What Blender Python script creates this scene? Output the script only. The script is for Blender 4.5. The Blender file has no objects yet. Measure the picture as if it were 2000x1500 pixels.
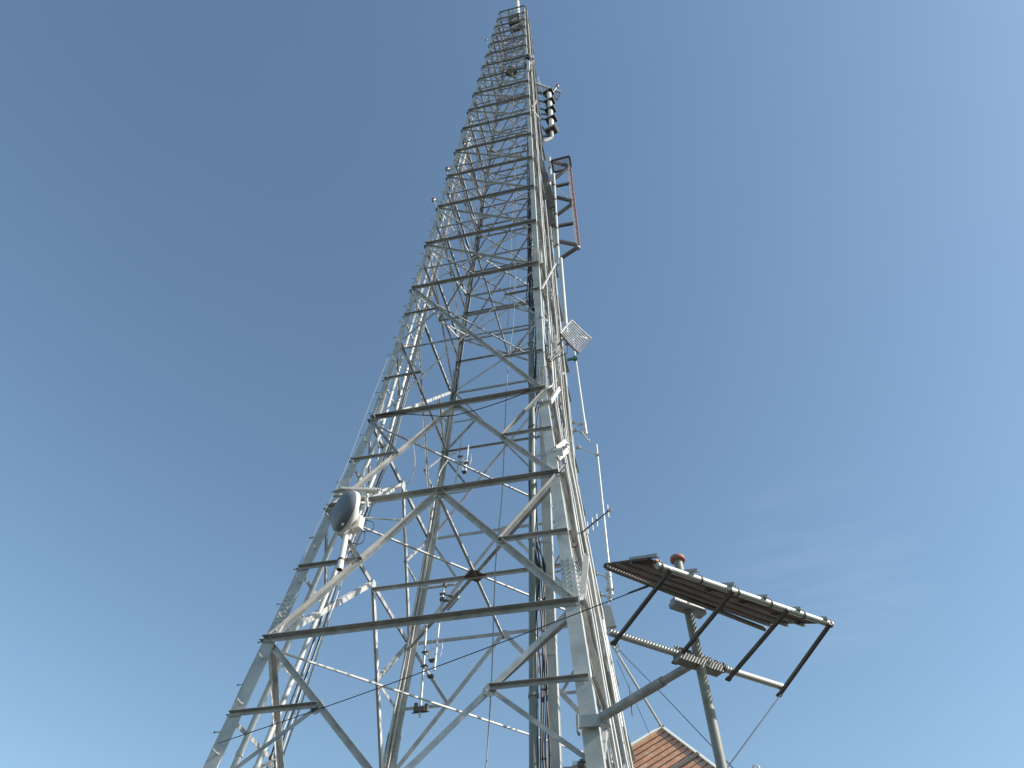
import bpy, bmesh, math, random
from mathutils import Vector, Matrix, Euler
random.seed(7)
V = Vector
SC = bpy.context.scene
COL = SC.collection

# ------------------------------------------------------------------ camera, sky, sun, exposure
FPX = 1445.0                                   # focal length in pixels of the 2000 px wide photograph
CAM = V((4.25456, -12.94881, 1.6))
ROT = Euler((2.44668164, -0.02303956, 0.24131239), 'XYZ')
cam_d = bpy.data.cameras.new('camera')
cam_d.sensor_fit = 'HORIZONTAL'; cam_d.sensor_width = 36.0; cam_d.lens = 36.0 * FPX / 2000.0
cam_d.clip_start = 0.1; cam_d.clip_end = 6000
cam = bpy.data.objects.new('camera', cam_d); COL.objects.link(cam)
cam.location = CAM; cam.rotation_euler = ROT
SC.camera = cam

SUN_AZ, SUN_EL = math.radians(90.5), math.radians(35)     # azimuth clockwise from +Y
sun_dir = V((math.sin(SUN_AZ) * math.cos(SUN_EL), math.cos(SUN_AZ) * math.cos(SUN_EL), math.sin(SUN_EL)))
W = bpy.data.worlds.new('World'); SC.world = W; W.use_nodes = True
wn = W.node_tree; wn.nodes.clear()
sky = wn.nodes.new('ShaderNodeTexSky'); sky.sky_type = 'NISHITA'; sky.sun_disc = False
sky.sun_elevation = SUN_EL; sky.sun_rotation = SUN_AZ
sky.altitude = 0; sky.air_density = 1.15; sky.dust_density = 0.6; sky.ozone_density = 2.2
bg = wn.nodes.new('ShaderNodeBackground'); bg.inputs['Strength'].default_value = 0.145
wo = wn.nodes.new('ShaderNodeOutputWorld')
# faint high cirrus: a little white mixed into the sky, by direction
tc = wn.nodes.new('ShaderNodeTexCoord')
mp = wn.nodes.new('ShaderNodeMapping'); mp.inputs['Rotation'].default_value = (0.0, 0.25, 0.6); mp.inputs['Scale'].default_value = (2.5, 6.0, 16.0)
nz = wn.nodes.new('ShaderNodeTexNoise'); nz.inputs['Scale'].default_value = 1.3; nz.inputs['Detail'].default_value = 7; nz.inputs['Roughness'].default_value = 0.6
cr = wn.nodes.new('ShaderNodeValToRGB'); cr.color_ramp.elements[0].position = 0.46; cr.color_ramp.elements[1].position = 0.78
cr.color_ramp.elements[0].color = (0, 0, 0, 1); cr.color_ramp.elements[1].color = (0.14, 0.14, 0.14, 1)
mx = wn.nodes.new('ShaderNodeMix'); mx.data_type = 'RGBA'; mx.inputs[7].default_value = (4.2, 4.8, 5.4, 1)
L = wn.links.new
dt = wn.nodes.new('ShaderNodeVectorMath'); dt.operation = 'DOT_PRODUCT'
wd = (ROT.to_matrix() @ V(((1600 - 1000) / FPX, -(1105 - 750) / FPX, -1.0))).normalized(); dt.inputs[1].default_value = wd
mr = wn.nodes.new('ShaderNodeMapRange'); mr.inputs[1].default_value = 0.990; mr.inputs[2].default_value = 0.9995; mr.inputs[3].default_value = 0.04; mr.inputs[4].default_value = 1.0; mr.interpolation_type = 'SMOOTHSTEP'
mu = wn.nodes.new('ShaderNodeMath'); mu.operation = 'MULTIPLY'
tn = wn.nodes.new('ShaderNodeMix'); tn.data_type = 'RGBA'; tn.blend_type = 'MULTIPLY'; tn.inputs[0].default_value = 1.0; tn.inputs[7].default_value = (1.0, 1.04, 0.96, 1)
L(tc.outputs['Generated'], mp.inputs[0]); L(mp.outputs[0], nz.inputs['Vector']); L(nz.outputs[0], cr.inputs[0])
L(tc.outputs['Generated'], dt.inputs[0]); L(dt.outputs['Value'], mr.inputs[0]); L(cr.outputs[0], mu.inputs[0]); L(mr.outputs[0], mu.inputs[1])
L(sky.outputs[0], tn.inputs[6]); L(mu.outputs[0], mx.inputs[0]); L(tn.outputs[2], mx.inputs[6]); L(mx.outputs[2], bg.inputs[0]); L(bg.outputs[0], wo.inputs[0])
sun_d = bpy.data.lights.new('sun', 'SUN'); sun_d.energy = 5.0; sun_d.angle = math.radians(0.53); sun_d.color = (1.0, 0.95, 0.88)
sun = bpy.data.objects.new('sun', sun_d); COL.objects.link(sun)
sun.rotation_euler = sun_dir.to_track_quat('Z', 'Y').to_euler()
SC.view_settings.view_transform = 'Standard'; SC.view_settings.look = 'None'
SC.view_settings.exposure = 0.32; SC.view_settings.gamma = 1.0

# ------------------------------------------------------------------ survey helpers: where a sight line meets a plane of the place
MROT = ROT.to_matrix()
def ray(x, y): return (MROT @ V(((x - 1000) / FPX, -(y - 750) / FPX, -1.0))).normalized()
def aty(x, y, Y): d = ray(x, y); return CAM + d * ((Y - CAM.y) / d.y)
def atz(x, y, z): d = ray(x, y); return CAM + d * ((z - CAM.z) / d.z)
def atp(x, y, P, n):
    d = ray(x, y); return CAM + d * ((V(P) - CAM).dot(n) / d.dot(n))

# ------------------------------------------------------------------ materials
def mat(name, base, rough=0.55, metal=0.0, var=0.12, scale=3.0, tint=None, stain=None, stain_pos=(0.62, 0.75), bump=0.0):
    m = bpy.data.materials.new(name); m.use_nodes = True
    n = m.node_tree; b = n.nodes['Principled BSDF']
    b.inputs['Roughness'].default_value = rough; b.inputs['Metallic'].default_value = metal
    t = n.nodes.new('ShaderNodeTexCoord')
    z = n.nodes.new('ShaderNodeTexNoise'); z.inputs['Scale'].default_value = scale; z.inputs['Detail'].default_value = 8; z.inputs['Roughness'].default_value = 0.65
    r = n.nodes.new('ShaderNodeValToRGB'); r.color_ramp.elements[0].position = 0.3; r.color_ramp.elements[1].position = 0.7
    lo = [max(0, c * (1 - var)) for c in base]; hi = [min(1, c * (1 + var)) for c in (tint or base)]
    r.color_ramp.elements[0].color = (*lo, 1); r.color_ramp.elements[1].color = (*hi, 1)
    lk = n.links.new
    lk(t.outputs['Object'], z.inputs['Vector']); lk(z.outputs[0], r.inputs[0])
    out = r.outputs[0]
    if stain:
        z2 = n.nodes.new('ShaderNodeTexNoise'); z2.inputs['Scale'].default_value = scale * 2.3; z2.inputs['Detail'].default_value = 10; z2.inputs['Roughness'].default_value = 0.75
        r2 = n.nodes.new('ShaderNodeValToRGB'); r2.color_ramp.elements[0].position = stain_pos[0]; r2.color_ramp.elements[1].position = stain_pos[1]
        mi = n.nodes.new('ShaderNodeMix'); mi.data_type = 'RGBA'; mi.inputs[7].default_value = (*stain, 1)
        lk(t.outputs['Object'], z2.inputs['Vector']); lk(z2.outputs[0], r2.inputs[0]); lk(r2.outputs[0], mi.inputs[0]); lk(out, mi.inputs[6])
        out = mi.outputs[2]
    lk(out, b.inputs['Base Color'])
    if bump:
        bp = n.nodes.new('ShaderNodeBump'); bp.inputs['Strength'].default_value = bump; bp.inputs['Distance'].default_value = 0.01
        lk(z.outputs[0], bp.inputs['Height']); lk(bp.outputs[0], b.inputs['Normal'])
    return m
M = {}
M['leg'] = mat('painted_steel_leg', (0.42, 0.44, 0.425), 0.48, 0.0, 0.18, 2.6, (0.48, 0.485, 0.465), (0.30, 0.27, 0.22), (0.68, 0.76))
M['beam'] = mat('shade_toned_galvanised_steel', (0.35, 0.347, 0.34), 0.55, 0.0, 0.22, 4.2, (0.40, 0.395, 0.38), (0.17, 0.14, 0.115), (0.64, 0.78))  # galvanised steel, base colour darkened to carry the shade under the horizontals
M['steel'] = mat('galvanised_steel', (0.47, 0.47, 0.46), 0.48, 0.0, 0.22, 4.0, (0.55, 0.54, 0.52), (0.30, 0.25, 0.20), (0.66, 0.8))
M['bolt'] = mat('bolt_steel', (0.55, 0.55, 0.53), 0.45, 0.2, 0.15, 8)
M['dark_steel'] = mat('weathered_dark_steel', (0.12, 0.105, 0.095), 0.6, 0.1, 0.3, 4)
M['dark_plate'] = mat('dark_plate', (0.07, 0.065, 0.06), 0.6, 0.0, 0.3, 6)
M['pipe_green'] = mat('green_grey_pipe', (0.17, 0.20, 0.185), 0.45, 0.0, 0.12, 1.2, (0.21, 0.235, 0.215), (0.25, 0.25, 0.22), (0.66, 0.74))
M['post'] = mat('weathered_post_pipe', (0.21, 0.205, 0.175), 0.55, 0.0, 0.2, 3, (0.26, 0.255, 0.225), (0.15, 0.13, 0.10), (0.6, 0.75))
M['pipe_light'] = mat('galvanised_pipe', (0.52, 0.53, 0.50), 0.42, 0.15, 0.1, 2)
M['white'] = mat('white_paint', (0.76, 0.75, 0.71), 0.4, 0.0, 0.05, 2, None, (0.5, 0.47, 0.42), (0.66, 0.85))
M['radome'] = mat('grey_radome', (0.17, 0.185, 0.21), 0.42, 0.0, 0.06, 2.5)
M['cable_white'] = mat('pale_cable', (0.55, 0.54, 0.51), 0.5, 0.0, 0.12, 4)
M['cable_beige'] = mat('corrugated_feeder', (0.25, 0.245, 0.205), 0.6, 0.0, 0.3, 7)
M['black'] = mat('black_cable', (0.018, 0.018, 0.02), 0.5, 0.0, 0.2, 5)
M['wire'] = mat('wire_rope', (0.05, 0.055, 0.07), 0.5, 0.3, 0.2, 9)
M['grey_rope'] = mat('grey_line', (0.30, 0.31, 0.30), 0.6, 0.0, 0.1, 9)
M['rust'] = mat('rusted_mesh', (0.52, 0.185, 0.05), 0.85, 0.0, 0.3, 2.6, (0.56, 0.25, 0.085), (0.68, 0.52, 0.30), (0.52, 0.64))
M['rust_dark'] = mat('rusted_grating', (0.105, 0.07, 0.055), 0.85, 0.0, 0.4, 3, (0.14, 0.09, 0.065), (0.24, 0.19, 0.14), (0.56, 0.68))
M['red'] = mat('red_radome', (0.50, 0.21, 0.185), 0.5, 0.0, 0.08, 5)
M['red_lamp'] = mat('red_lens', (0.34, 0.10, 0.08), 0.25, 0.0, 0.05, 5)
M['pink_cap'] = mat('faded_red_cap', (0.36, 0.15, 0.12), 0.7, 0.0, 0.25, 9)
M['green'] = mat('green_clamp', (0.10, 0.26, 0.18), 0.5, 0.0, 0.1, 5)
M['timber'] = mat('timber_block', (0.42, 0.21, 0.09), 0.8, 0.0, 0.2, 12)
M['shield'] = mat('shield_plate', (0.56, 0.55, 0.51), 0.6, 0.0, 0.06, 4)
M['concrete'] = mat('concrete', (0.36, 0.35, 0.33), 0.9, 0.0, 0.15, 3)
M['ground'] = mat('dry_ground', (0.022, 0.020, 0.016), 0.95, 0.0, 0.35, 0.25, (0.020, 0.022, 0.013), (0.04, 0.034, 0.027), (0.5, 0.7))

# ------------------------------------------------------------------ mesh collector
class MB:
    def __init__(s): s.v = []; s.f = []; s.sm = []
    def add(s, vs, fs, smooth=False):
        k = len(s.v); s.v += [V(x) for x in vs]
        for f in fs: s.f.append([i + k for i in f]); s.sm.append(smooth)
    def prism(s, p, q, sec, U, Wv):
        """cross-section sec = [(u, w)] carried from p to q"""
        p, q = V(p), V(q); n = len(sec)
        vs = [p + U * a + Wv * b for a, b in sec] + [q + U * a + Wv * b for a, b in sec]
        fs = [[i, (i + 1) % n, n + (i + 1) % n, n + i] for i in range(n)] + [list(range(n))[::-1], list(range(n, 2 * n))]
        s.add(vs, fs)
    def bar(s, p, q, w, t, up=None):
        p, q = V(p), V(q); d = (q - p).normalized()
        up = V(up) if up is not None else (V((0, 0, 1)) if abs(d.z) < 0.95 else V((0, 1, 0)))
        U = d.cross(up).normalized(); Wv = U.cross(d).normalized()
        s.prism(p, q, [(-w/2, -t/2), (w/2, -t/2), (w/2, t/2), (-w/2, t/2)], U, Wv)
    def angle(s, p, q, n, wf, wo, t=0.008, off=0.0, side=1, out=1):
        """rolled steel angle: one flange of width wf in the face whose outward normal is n, the other of width wo standing out"""
        p, q, n = V(p), V(q), V(n); d = (q - p).normalized()
        u = n.cross(d).normalized()
        if u.z < 0 or (abs(u.z) < 1e-4 and u.x < 0): u = -u
        if side < 0: u = -u
        n2 = d.cross(u).normalized()
        if n2.dot(n) < 0: n2 = -n2
        o = n2 * off; e = wf / 2; k = out
        sec = [(-e, 0), (e, 0), (e, k * wo), (e - t, k * wo), (e - t, k * t), (-e, k * t)]
        s.prism(p + o, q + o, sec, u, n2)
    def tube(s, p, q, r, r2=None, seg=10, caps=True):
        p, q = V(p), V(q); d = (q - p).normalized(); r2 = r if r2 is None else r2
        a = V((0, 0, 1)) if abs(d.z) < 0.9 else V((1, 0, 0))
        U = d.cross(a).normalized(); Wv = U.cross(d)
        c = [(math.cos(2*math.pi*i/seg), math.sin(2*math.pi*i/seg)) for i in range(seg)]
        A = [p + (U * x + Wv * y) * r for x, y in c]; B = [q + (U * x + Wv * y) * r2 for x, y in c]
        s.add(A + B, [[i, (i+1) % seg, seg + (i+1) % seg, seg + i] for i in range(seg)], True)
        if caps: s.add(A, [list(range(seg))[::-1]]); s.add(B, [list(range(seg))])
    def path(s, pts, r, seg=6, sub=1):
        pts = [V(x) for x in pts]
        if sub > 1 and len(pts) > 2:                                  # Catmull-Rom
            P = [pts[0] * 2 - pts[1]] + pts + [pts[-1] * 2 - pts[-2]]; o = []
            for i in range(1, len(P) - 2):
                a, b, c, d = P[i-1], P[i], P[i+1], P[i+2]
                for k in range(sub):
                    t = k / sub
                    o.append(0.5 * ((2*b) + (c-a)*t + (2*a-5*b+4*c-d)*t*t + (3*b-a-3*c+d)*t**3))
            pts = o + [pts[-1]]
        rings = []; U = None
        for i, x in enumerate(pts):
            d = (pts[min(i+1, len(pts)-1)] - pts[max(i-1, 0)]).normalized()
            if U is None: U = d.cross(V((0, 0, 1)) if abs(d.z) < 0.9 else V((1, 0, 0))).normalized()
            U = (U - d * U.dot(d)).normalized(); Wv = d.cross(U)
            rr = r(i) if callable(r) else r
            rings.append([x + (U * math.cos(2*math.pi*k/seg) + Wv * math.sin(2*math.pi*k/seg)) * rr for k in range(seg)])
        vs = [x for g in rings for x in g]
        fs = [[j*seg+i, j*seg+(i+1) % seg, (j+1)*seg+(i+1) % seg, (j+1)*seg+i] for j in range(len(rings)-1) for i in range(seg)]
        s.add(vs, fs, True); s.add(rings[0], [list(range(seg))[::-1]]); s.add(rings[-1], [list(range(seg))])
    def lathe(s, c, axis, prof, seg=28, smooth=True):
        """prof = [(distance along axis, radius)]"""
        c, d = V(c), V(axis).normalized(); a = V((0, 0, 1)) if abs(d.z) < 0.9 else V((1, 0, 0))
        U = d.cross(a).normalized(); Wv = U.cross(d); vs = []
        for h, r in prof: vs += [c + d*h + (U*math.cos(2*math.pi*k/seg) + Wv*math.sin(2*math.pi*k/seg))*r for k in range(seg)]
        fs = [[j*seg+i, j*seg+(i+1) % seg, (j+1)*seg+(i+1) % seg, (j+1)*seg+i] for j in range(len(prof)-1) for i in range(seg)]
        s.add(vs, fs, smooth)
        k = len(prof) - 1
        s.add(vs[:seg], [list(range(seg))[::-1]]); s.add(vs[k*seg:], [list(range(seg))])
    def box(s, c, sx, sy, sz, R=None):
        c = V(c); R = R or Matrix.Identity(3)
        vs = [c + R @ V((x*sx/2, y*sy/2, z*sz/2)) for x in (-1, 1) for y in (-1, 1) for z in (-1, 1)]
        s.add(vs, [[0,1,3,2],[4,6,7,5],[0,4,5,1],[2,3,7,6],[0,2,6,4],[1,5,7,3]])
    def plate(s, pts, n, t):
        """flat plate with outline pts and thickness t along n"""
        pts = [V(x) for x in pts]; n = V(n).normalized(); k = len(pts)
        vs = [x - n*t/2 for x in pts] + [x + n*t/2 for x in pts]
        s.add(vs, [list(range(k))[::-1], list(range(k, 2*k))] + [[i, (i+1) % k, k+(i+1) % k, k+i] for i in range(k)])
    def build(s, name, m, parent=None, kind=None):
        org = V(parent['org']) if parent is not None else V((0, 0, 0))
        me = bpy.data.meshes.new(name)
        me.from_pydata([tuple(x - org) for x in s.v], [], s.f)
        bm = bmesh.new(); bm.from_mesh(me); bmesh.ops.recalc_face_normals(bm, faces=bm.faces); bm.to_mesh(me); bm.free()
        me.polygons.foreach_set('use_smooth', s.sm)
        me.materials.append(m); me.update()
        o = bpy.data.objects.new(name, me); COL.objects.link(o)
        if parent is not None: o.parent = parent; o['org'] = parent['org']
        if kind: o['kind'] = kind
        return o
def tag(o, label, cat, group=None, kind=None):
    o['label'] = label; o['category'] = cat
    if group: o['group'] = group
    if kind: o['kind'] = kind
    return o
def thing(name, label, cat, loc, group=None):
    o = bpy.data.objects.new(name, None); COL.objects.link(o); o.location = loc; o['org'] = tuple(loc); o.empty_display_size = 0.2
    return tag(o, label, cat, group)
def solo(name, mb, m, label, cat, group=None):
    """a thing that is one mesh: origin at its lowest point"""
    lo = min(mb.v, key=lambda x: x.z).copy(); mb.v = [x - lo for x in mb.v]
    o = mb.build(name, m); o.location = lo; return tag(o, label, cat, group)

# ------------------------------------------------------------------ the setting
g = MB(); S = 2500; NN = 24
for i in range(NN + 1):
    for j in range(NN + 1):
        x = (i/NN*2-1); y = (j/NN*2-1)
        g.v.append(V((x*abs(x)*S, y*abs(y)*S, 0)))
for i in range(NN):
    for j in range(NN): g.f.append([i*(NN+1)+j, (i+1)*(NN+1)+j, (i+1)*(NN+1)+j+1, i*(NN+1)+j+1]); g.sm.append(False)
go = g.build('ground', M['ground']); go['kind'] = 'structure'

# ------------------------------------------------------------------ the lattice tower
Z0 = 14.4448; KD = 1.0748
def half(z):
    h = z - Z0; return 2.12 - (0.02936645 if h > 0 else 0.09793771) * h
FN = {'L': (-1, -1), 'R': (1, -1), 'M': (-1, 1), 'B': (1, 1)}
def leg(k, z): a = half(z); s = FN[k]; return V((s[0]*a, s[1]*a*KD, z))
H = [42.123, 39.978, 38.038, 35.971, 33.709, 31.42, 29.134, 26.849, 24.389, 21.939, 19.482, 16.853, 14.245, 11.521, 8.728, 5.919, 0.0, -2.957, -6.085, -12.0]
Z = [h + Z0 for h in H]
K = 16; P1 = 17; P2 = 18; P3 = 19
ZB = 0.25
tower = thing('lattice_tower', 'tall tapering four legged galvanised steel lattice tower filling the middle of the view', 'tower', (0, 0, 0))
FACES = {'front': ('L', 'R', V((0, -1, 0))), 'right': ('R', 'B', V((1, 0, 0))), 'back': ('B', 'M', V((0, 1, 0))), 'left': ('M', 'L', V((-1, 0, 0)))}
def fn(face, z):
    """true outward normal of a leaning face"""
    n = FACES[face][2]; sl = (0.02936645 if z > Z0 else 0.09793771) * (KD if abs(n.y) > 0.5 else 1.0)
    return (n + V((0, 0, sl))).normalized()
def fp(face, t, z):
    a, b, _ = FACES[face]; return leg(a, z).lerp(leg(b, z), t)
def legw(z):
    h = z - Z0
    return 0.235 if h < -5.6 else 0.205 if h < 0.5 else 0.175 if h < 6.6 else 0.15 if h < 20 else 0.13
# legs: angle sections with splices just above three joints
BR = [ZB, Z[P2] + 0.55, Z[K] + 0.55, Z[15] + 0.6, Z0 + 20.6, Z[0] + 0.06]
for k, (sx, sy) in FN.items():
    mb = MB()
    for i in range(5):
        za, zb = BR[i], BR[i+1]
        pts = [za] + ([Z0] if za < Z0 < zb else []) + [zb]
        w = legw((za + zb) / 2 if i != 2 else 3 + Z0); t = 0.02
        ins = 0.004 * i
        if i == 1: w = 0.205
        for a, b in zip(pts, pts[1:]):
            A, B = leg(k, a) - V((sx*ins, sy*ins, 0)), leg(k, b) - V((sx*ins, sy*ins, 0))
            mb.prism(A, B, [(0, 0), (-sx*w, 0), (-sx*w, -sy*t), (-sx*t, -sy*t), (-sx*t, -sy*w), (0, -sy*w)], V((1, 0, 0)), V((0, 1, 0)))
    lo = mb.build('leg', M['leg'], tower)
    for j, zc in enumerate((BR[1], BR[2], BR[3])):
        sp = MB(); bo = MB(); w = legw(zc - 0.1) * 0.94
        za, zb = zc - 0.42, zc + 0.42
        for ax in (0, 1):
            out = V((0, sy, 0)) if ax == 0 else V((sx, 0, 0)); inn = V((-sx, 0, 0)) if ax == 0 else V((0, -sy, 0))
            A, B = leg(k, za) + out*0.002, leg(k, zb) + out*0.002
            sp.prism(A, B, [(0.004, 0), (w, 0), (w, 0.014), (0.004, 0.014)], inn, out)
            A2, B2 = A - out*(0.022 + 0.006*0), B - out*(0.022)
            sp.prism(A2, B2, [(0.03, -0.016), (w, -0.016), (w, -0.002), (0.03, -0.002)], inn, out)
            for r_ in range(9):
                z = za + 0.05 + r_ * (zb - za - 0.1) / 8
                for c_ in (0.28, 0.72):
                    P = leg(k, z) + inn*(w*c_) + out*0.016
                    bo.tube(P, P + out*0.022, 0.018, 0.014, 6)
                    P = leg(k, z) + inn*(w*c_) - out*0.038
                    bo.tube(P, P - out*0.02, 0.016, 0.016, 6)
        sp.add(bo.v, bo.f); sp.build('splice_plate', M['leg'], lo)
    if k in 'L':
        sb = 0; z = 3.6; first = None
        while z < Z0 + 16:
            P = leg(k, z) + (V((-0.0, 0.09, 0)) if sb % 2 == 0 else V((0.15 if z < Z0 else .11, 0, 0)))
            d = V((-1, -0.1, 0.0)).normalized() if sb % 2 == 0 else V((0.0, -1, 0.0)).normalized()
            if first is None:
                m_ = MB(); m_.tube(V((0, 0, 0)), V((0, 0, 0.16)), 0.010, None, 6); m_.tube(V((0, 0, 0.15)), V((0, 0, 0.165)), 0.02, None, 6); m_.tube(V((0, 0, 0.0)), V((0, 0, 0.02)), 0.022, None, 6)
                first = m_.build('step_bolt', M['bolt']); ob = first
            else:
                ob = first.copy(); COL.objects.link(ob)
            ob.parent = lo; ob.location = P; ob.rotation_euler = d.to_track_quat('Z', 'Y').to_euler()
            sb += 1; z += 0.40
    # footing
    fb = MB(); c = leg(k, 0.0); fb.lathe(c - V((0.05*sx, 0.05*sy, 0.3)), (0, 0, 1), [(0, 0.6), (0.45, 0.6), (0.5, 0.55)], 24)
    fb.build('footing', M['concrete'], tower)
    bp = MB(); bp.box(c + V((-0.1*sx, -0.1*sy, 0.225)), 0.5, 0.5, 0.04); bp.build('base_plate', M['steel'], tower)

PARTS = []                       # (size on the picture, name, mesh): the 100 that show largest become parts of their own
def member(name, p, q, n, wf, wo, off=0.0, side=1, out=1, t=0.008):
    m_ = MB(); m_.angle(p, q, n, wf, wo, t, off, side, out)
    d = ((V(p) + V(q)) / 2 - CAM).length
    if name == 'horizontal_beam' and V(p).z < Z0 + 7:
        d_ = (V(q) - V(p)).normalized(); u_ = V(n).cross(d_).normalized()
        for e_, sg in ((V(p), 1), (V(q), -1)):
            for k_ in range(4):
                c_ = e_ + d_*sg*(.05 + .065*k_) + u_*(.018 if k_ % 2 else -.022) + V(n)*(off + t)
                m_.tube(c_, c_ + V(n)*.018, .016, .014, 6)
    PARTS.append(((V(q) - V(p)).length * max(wf, wo) / d**2, name, m_))
def gusset(p, n, s, off, rotz=0.0):
    n = V(n); u = n.cross(V((0, 0, 1))).normalized(); v = u.cross(n)
    c, sn = math.cos(rotz), math.sin(rotz); u, v = u*c + v*sn, v*c - u*sn
    m_ = MB(); q = [(-1, -.6), (-.6, -1), (.6, -1), (1, -.6), (1, .6), (.6, 1), (-.6, 1), (-1, .6)]
    m_.plate([V(p) + n*off + u*a*s + v*b*s for a, b in q], n, 0.012)
    for a, b in ((-.5, -.5), (.5, -.5), (.5, .5), (-.5, .5)): m_.tube(V(p) + n*(off + .006) + u*a*s + v*b*s, V(p) + n*(off + .024) + u*a*s + v*b*s, 0.014, None, 6)
    m_.build('gusset_plate', M['leg'], tower)

for face in FACES:
    a, b, _ = FACES[face]
    # main horizontals at every level
    for i, z in enumerate(Z):
        n = fn(face, z - 0.1 if i >= K else z); h = z - Z0
        big = 0.95 if h < 4 else 0.82 if h < 25 else 0.70
        member('horizontal_beam', fp(face, 0.0, z), fp(face, 1.0, z), n, 0.095*big, 0.115*big, 0.004)
    # X panels above the double panel
    for i in range(15):
        z1, z0 = Z[i], Z[i+1]; n = fn(face, z0); zc = z0 + (z1 - z0) * half(z0) / (half(z0) + half(z1))
        e = 0.10 / (half(z0) * 2)
        w = 0.062 if z0 - Z0 < 22 else 0.052
        member('diagonal_brace', fp(face, e*.4, z1), fp(face, 1-e*.4, z0), n, w, w, -0.034, 1, 1)
        member('diagonal_brace', fp(face, e*.4, z0), fp(face, 1-e*.4, z1), n, w*.72, w*.72, -0.046, 1, -1)
        t1 = 1.0
        member('sub_horizontal', fp(face, 0.0 + (0 if t1 == 1 else 0.005), zc), fp(face, t1, zc), n, 0.055, 0.055, -0.115, 1, -1)
    # the two tall X panels with redundant struts
    for zt, zb_, w in ((Z[15], Z[16], 0.085), (Z[P2], Z[P3], 0.10)):
        n = fn(face, zb_); r_ = half(zb_) / (half(zb_) + half(zt)); zc = zb_ + (zt - zb_) * r_
        member('diagonal_brace', fp(face, 0.015, zt), fp(face, 0.985, zb_), n, w, w, -0.036, 1, 1)
        w2 = w if w > 0.09 else w*.55
        member('diagonal_brace', fp(face, 0.015, zb_), fp(face, 0.985, zt), n, w2, w2, -0.05, 1, -1)
        X = fp(face, 0.5, zc); s_ = 0.055 if w < 0.09 else 0.07
        member('sub_horizontal', fp(face, 0.0, zc), fp(face, 1.0, zc), n, s_, s_, -0.15, 1, -1) if w < 0.09 else None
        for t_ in (0.0, 1.0):
            for ze in (zt, zb_):
                q = fp(face, t_, ze).lerp(X, 0.5)
                zq = q.z
                member('redundant_strut', fp(face, t_ + (0.005 if t_ == 0 else -0.005), zq), q, n, s_, s_, 0.006, 1, 1)
                member('redundant_strut', q, fp(face, t_, zc), n, s_, s_, -0.02, 1, -1)
                if w > 0.09 and ze == zt: gusset(q, n, 0.10, -0.026, 0.6 if t_ else -0.6)
    # inverted V panels below the kink
    for zt, zb_, w in ((Z[K], Z[P1], 0.088), (Z[P1], Z[P2], 0.105)):
        n = fn(face, zb_); s_ = 0.06 if w < 0.1 else 0.075
        top = fp(face, 0.5, zt)
        for t_ in (0.0, 1.0):
            foot = fp(face, t_ + (0.012 if t_ == 0 else -0.012), zb_)
            member('diagonal_brace', foot, top, n, w, w, -0.036 if t_ else -0.034, 1, 1)
            q = foot.lerp(top, 0.5)
            member('redundant_strut', fp(face, t_, q.z), q, n, s_, s_, 0.006, 1, 1)
            member('redundant_strut', q, fp(face, t_ + (0.01 if t_ == 0 else -0.01), zt - 0.06), n, s_, s_, 0.004, 1, 1)
        gusset(top - V((0, 0, 0.05)), n, 0.11, -0.026)
    # lowest bay
    n = fn(face, 1.0)
    for t_ in (0.0, 1.0): member('diagonal_brace', fp(face, t_, 0.4), fp(face, 0.5, Z[P3]), n, 0.1, 0.1, -0.036)
# plan bracing
UP = V((0, 0, 1))
for i, z in enumerate(Z):
    w = 0.07 if i >= K else 0.05
    member('plan_brace', leg('L', z) * 1.0 + V((.05, .05, -.09)), leg('B', z) + V((-.05, -.05, -.09)), UP, w, w*.45, 0, 1, -1)
    if i >= P1 or i < 15: member('plan_brace', leg('R', z) + V((-.05, .05, -.11)), leg('M', z) + V((.05, -.05, -.11)), UP, w, w*.45, 0, 1, -1)
zx = Z[15] + (Z[14] - Z[15]) * half(Z[15]) / (half(Z[15]) + half(Z[14]))
for z in (zx, Z[P1]):
    c = [fp('front', .5, z), fp('right', .5, z), fp('back', .5, z), fp('left', .5, z)]; w = 0.075 if z < Z0 else 0.06
    dz = V((0, 0, -0.13))
    member('plan_brace', c[0] + dz, c[2] + dz, UP, w, w*.6, 0, 1, -1)
    member('plan_brace', c[3] + dz - V((0, 0, .012)), c[1] + dz - V((0, 0, .012)), UP, w, w, 0, 1, -1)
    if z > Z0:
        for j in range(4): member('plan_brace', c[j] + dz + V((0, 0, .02)), c[(j+1) % 4] + dz + V((0, 0, .02)), UP, w*.8, w*.8, 0, 1, -1)
    if z < Z0:
        m_ = MB(); m_.box((c[0] + c[2]) / 2 + dz + V((0, 0, -0.03)), 0.36, 0.36, 0.012, Matrix.Rotation(0.785, 3, 'Z')); m_.build('gusset_plate', M['dark_steel'], tower)
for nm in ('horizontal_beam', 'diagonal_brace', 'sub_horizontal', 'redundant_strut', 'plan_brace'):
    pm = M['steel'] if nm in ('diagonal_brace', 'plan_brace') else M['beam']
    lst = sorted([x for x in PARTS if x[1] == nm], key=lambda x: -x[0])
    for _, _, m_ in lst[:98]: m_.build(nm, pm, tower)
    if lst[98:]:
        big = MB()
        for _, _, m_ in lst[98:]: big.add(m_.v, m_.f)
        big.build(nm, pm, tower, 'stuff')

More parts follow.
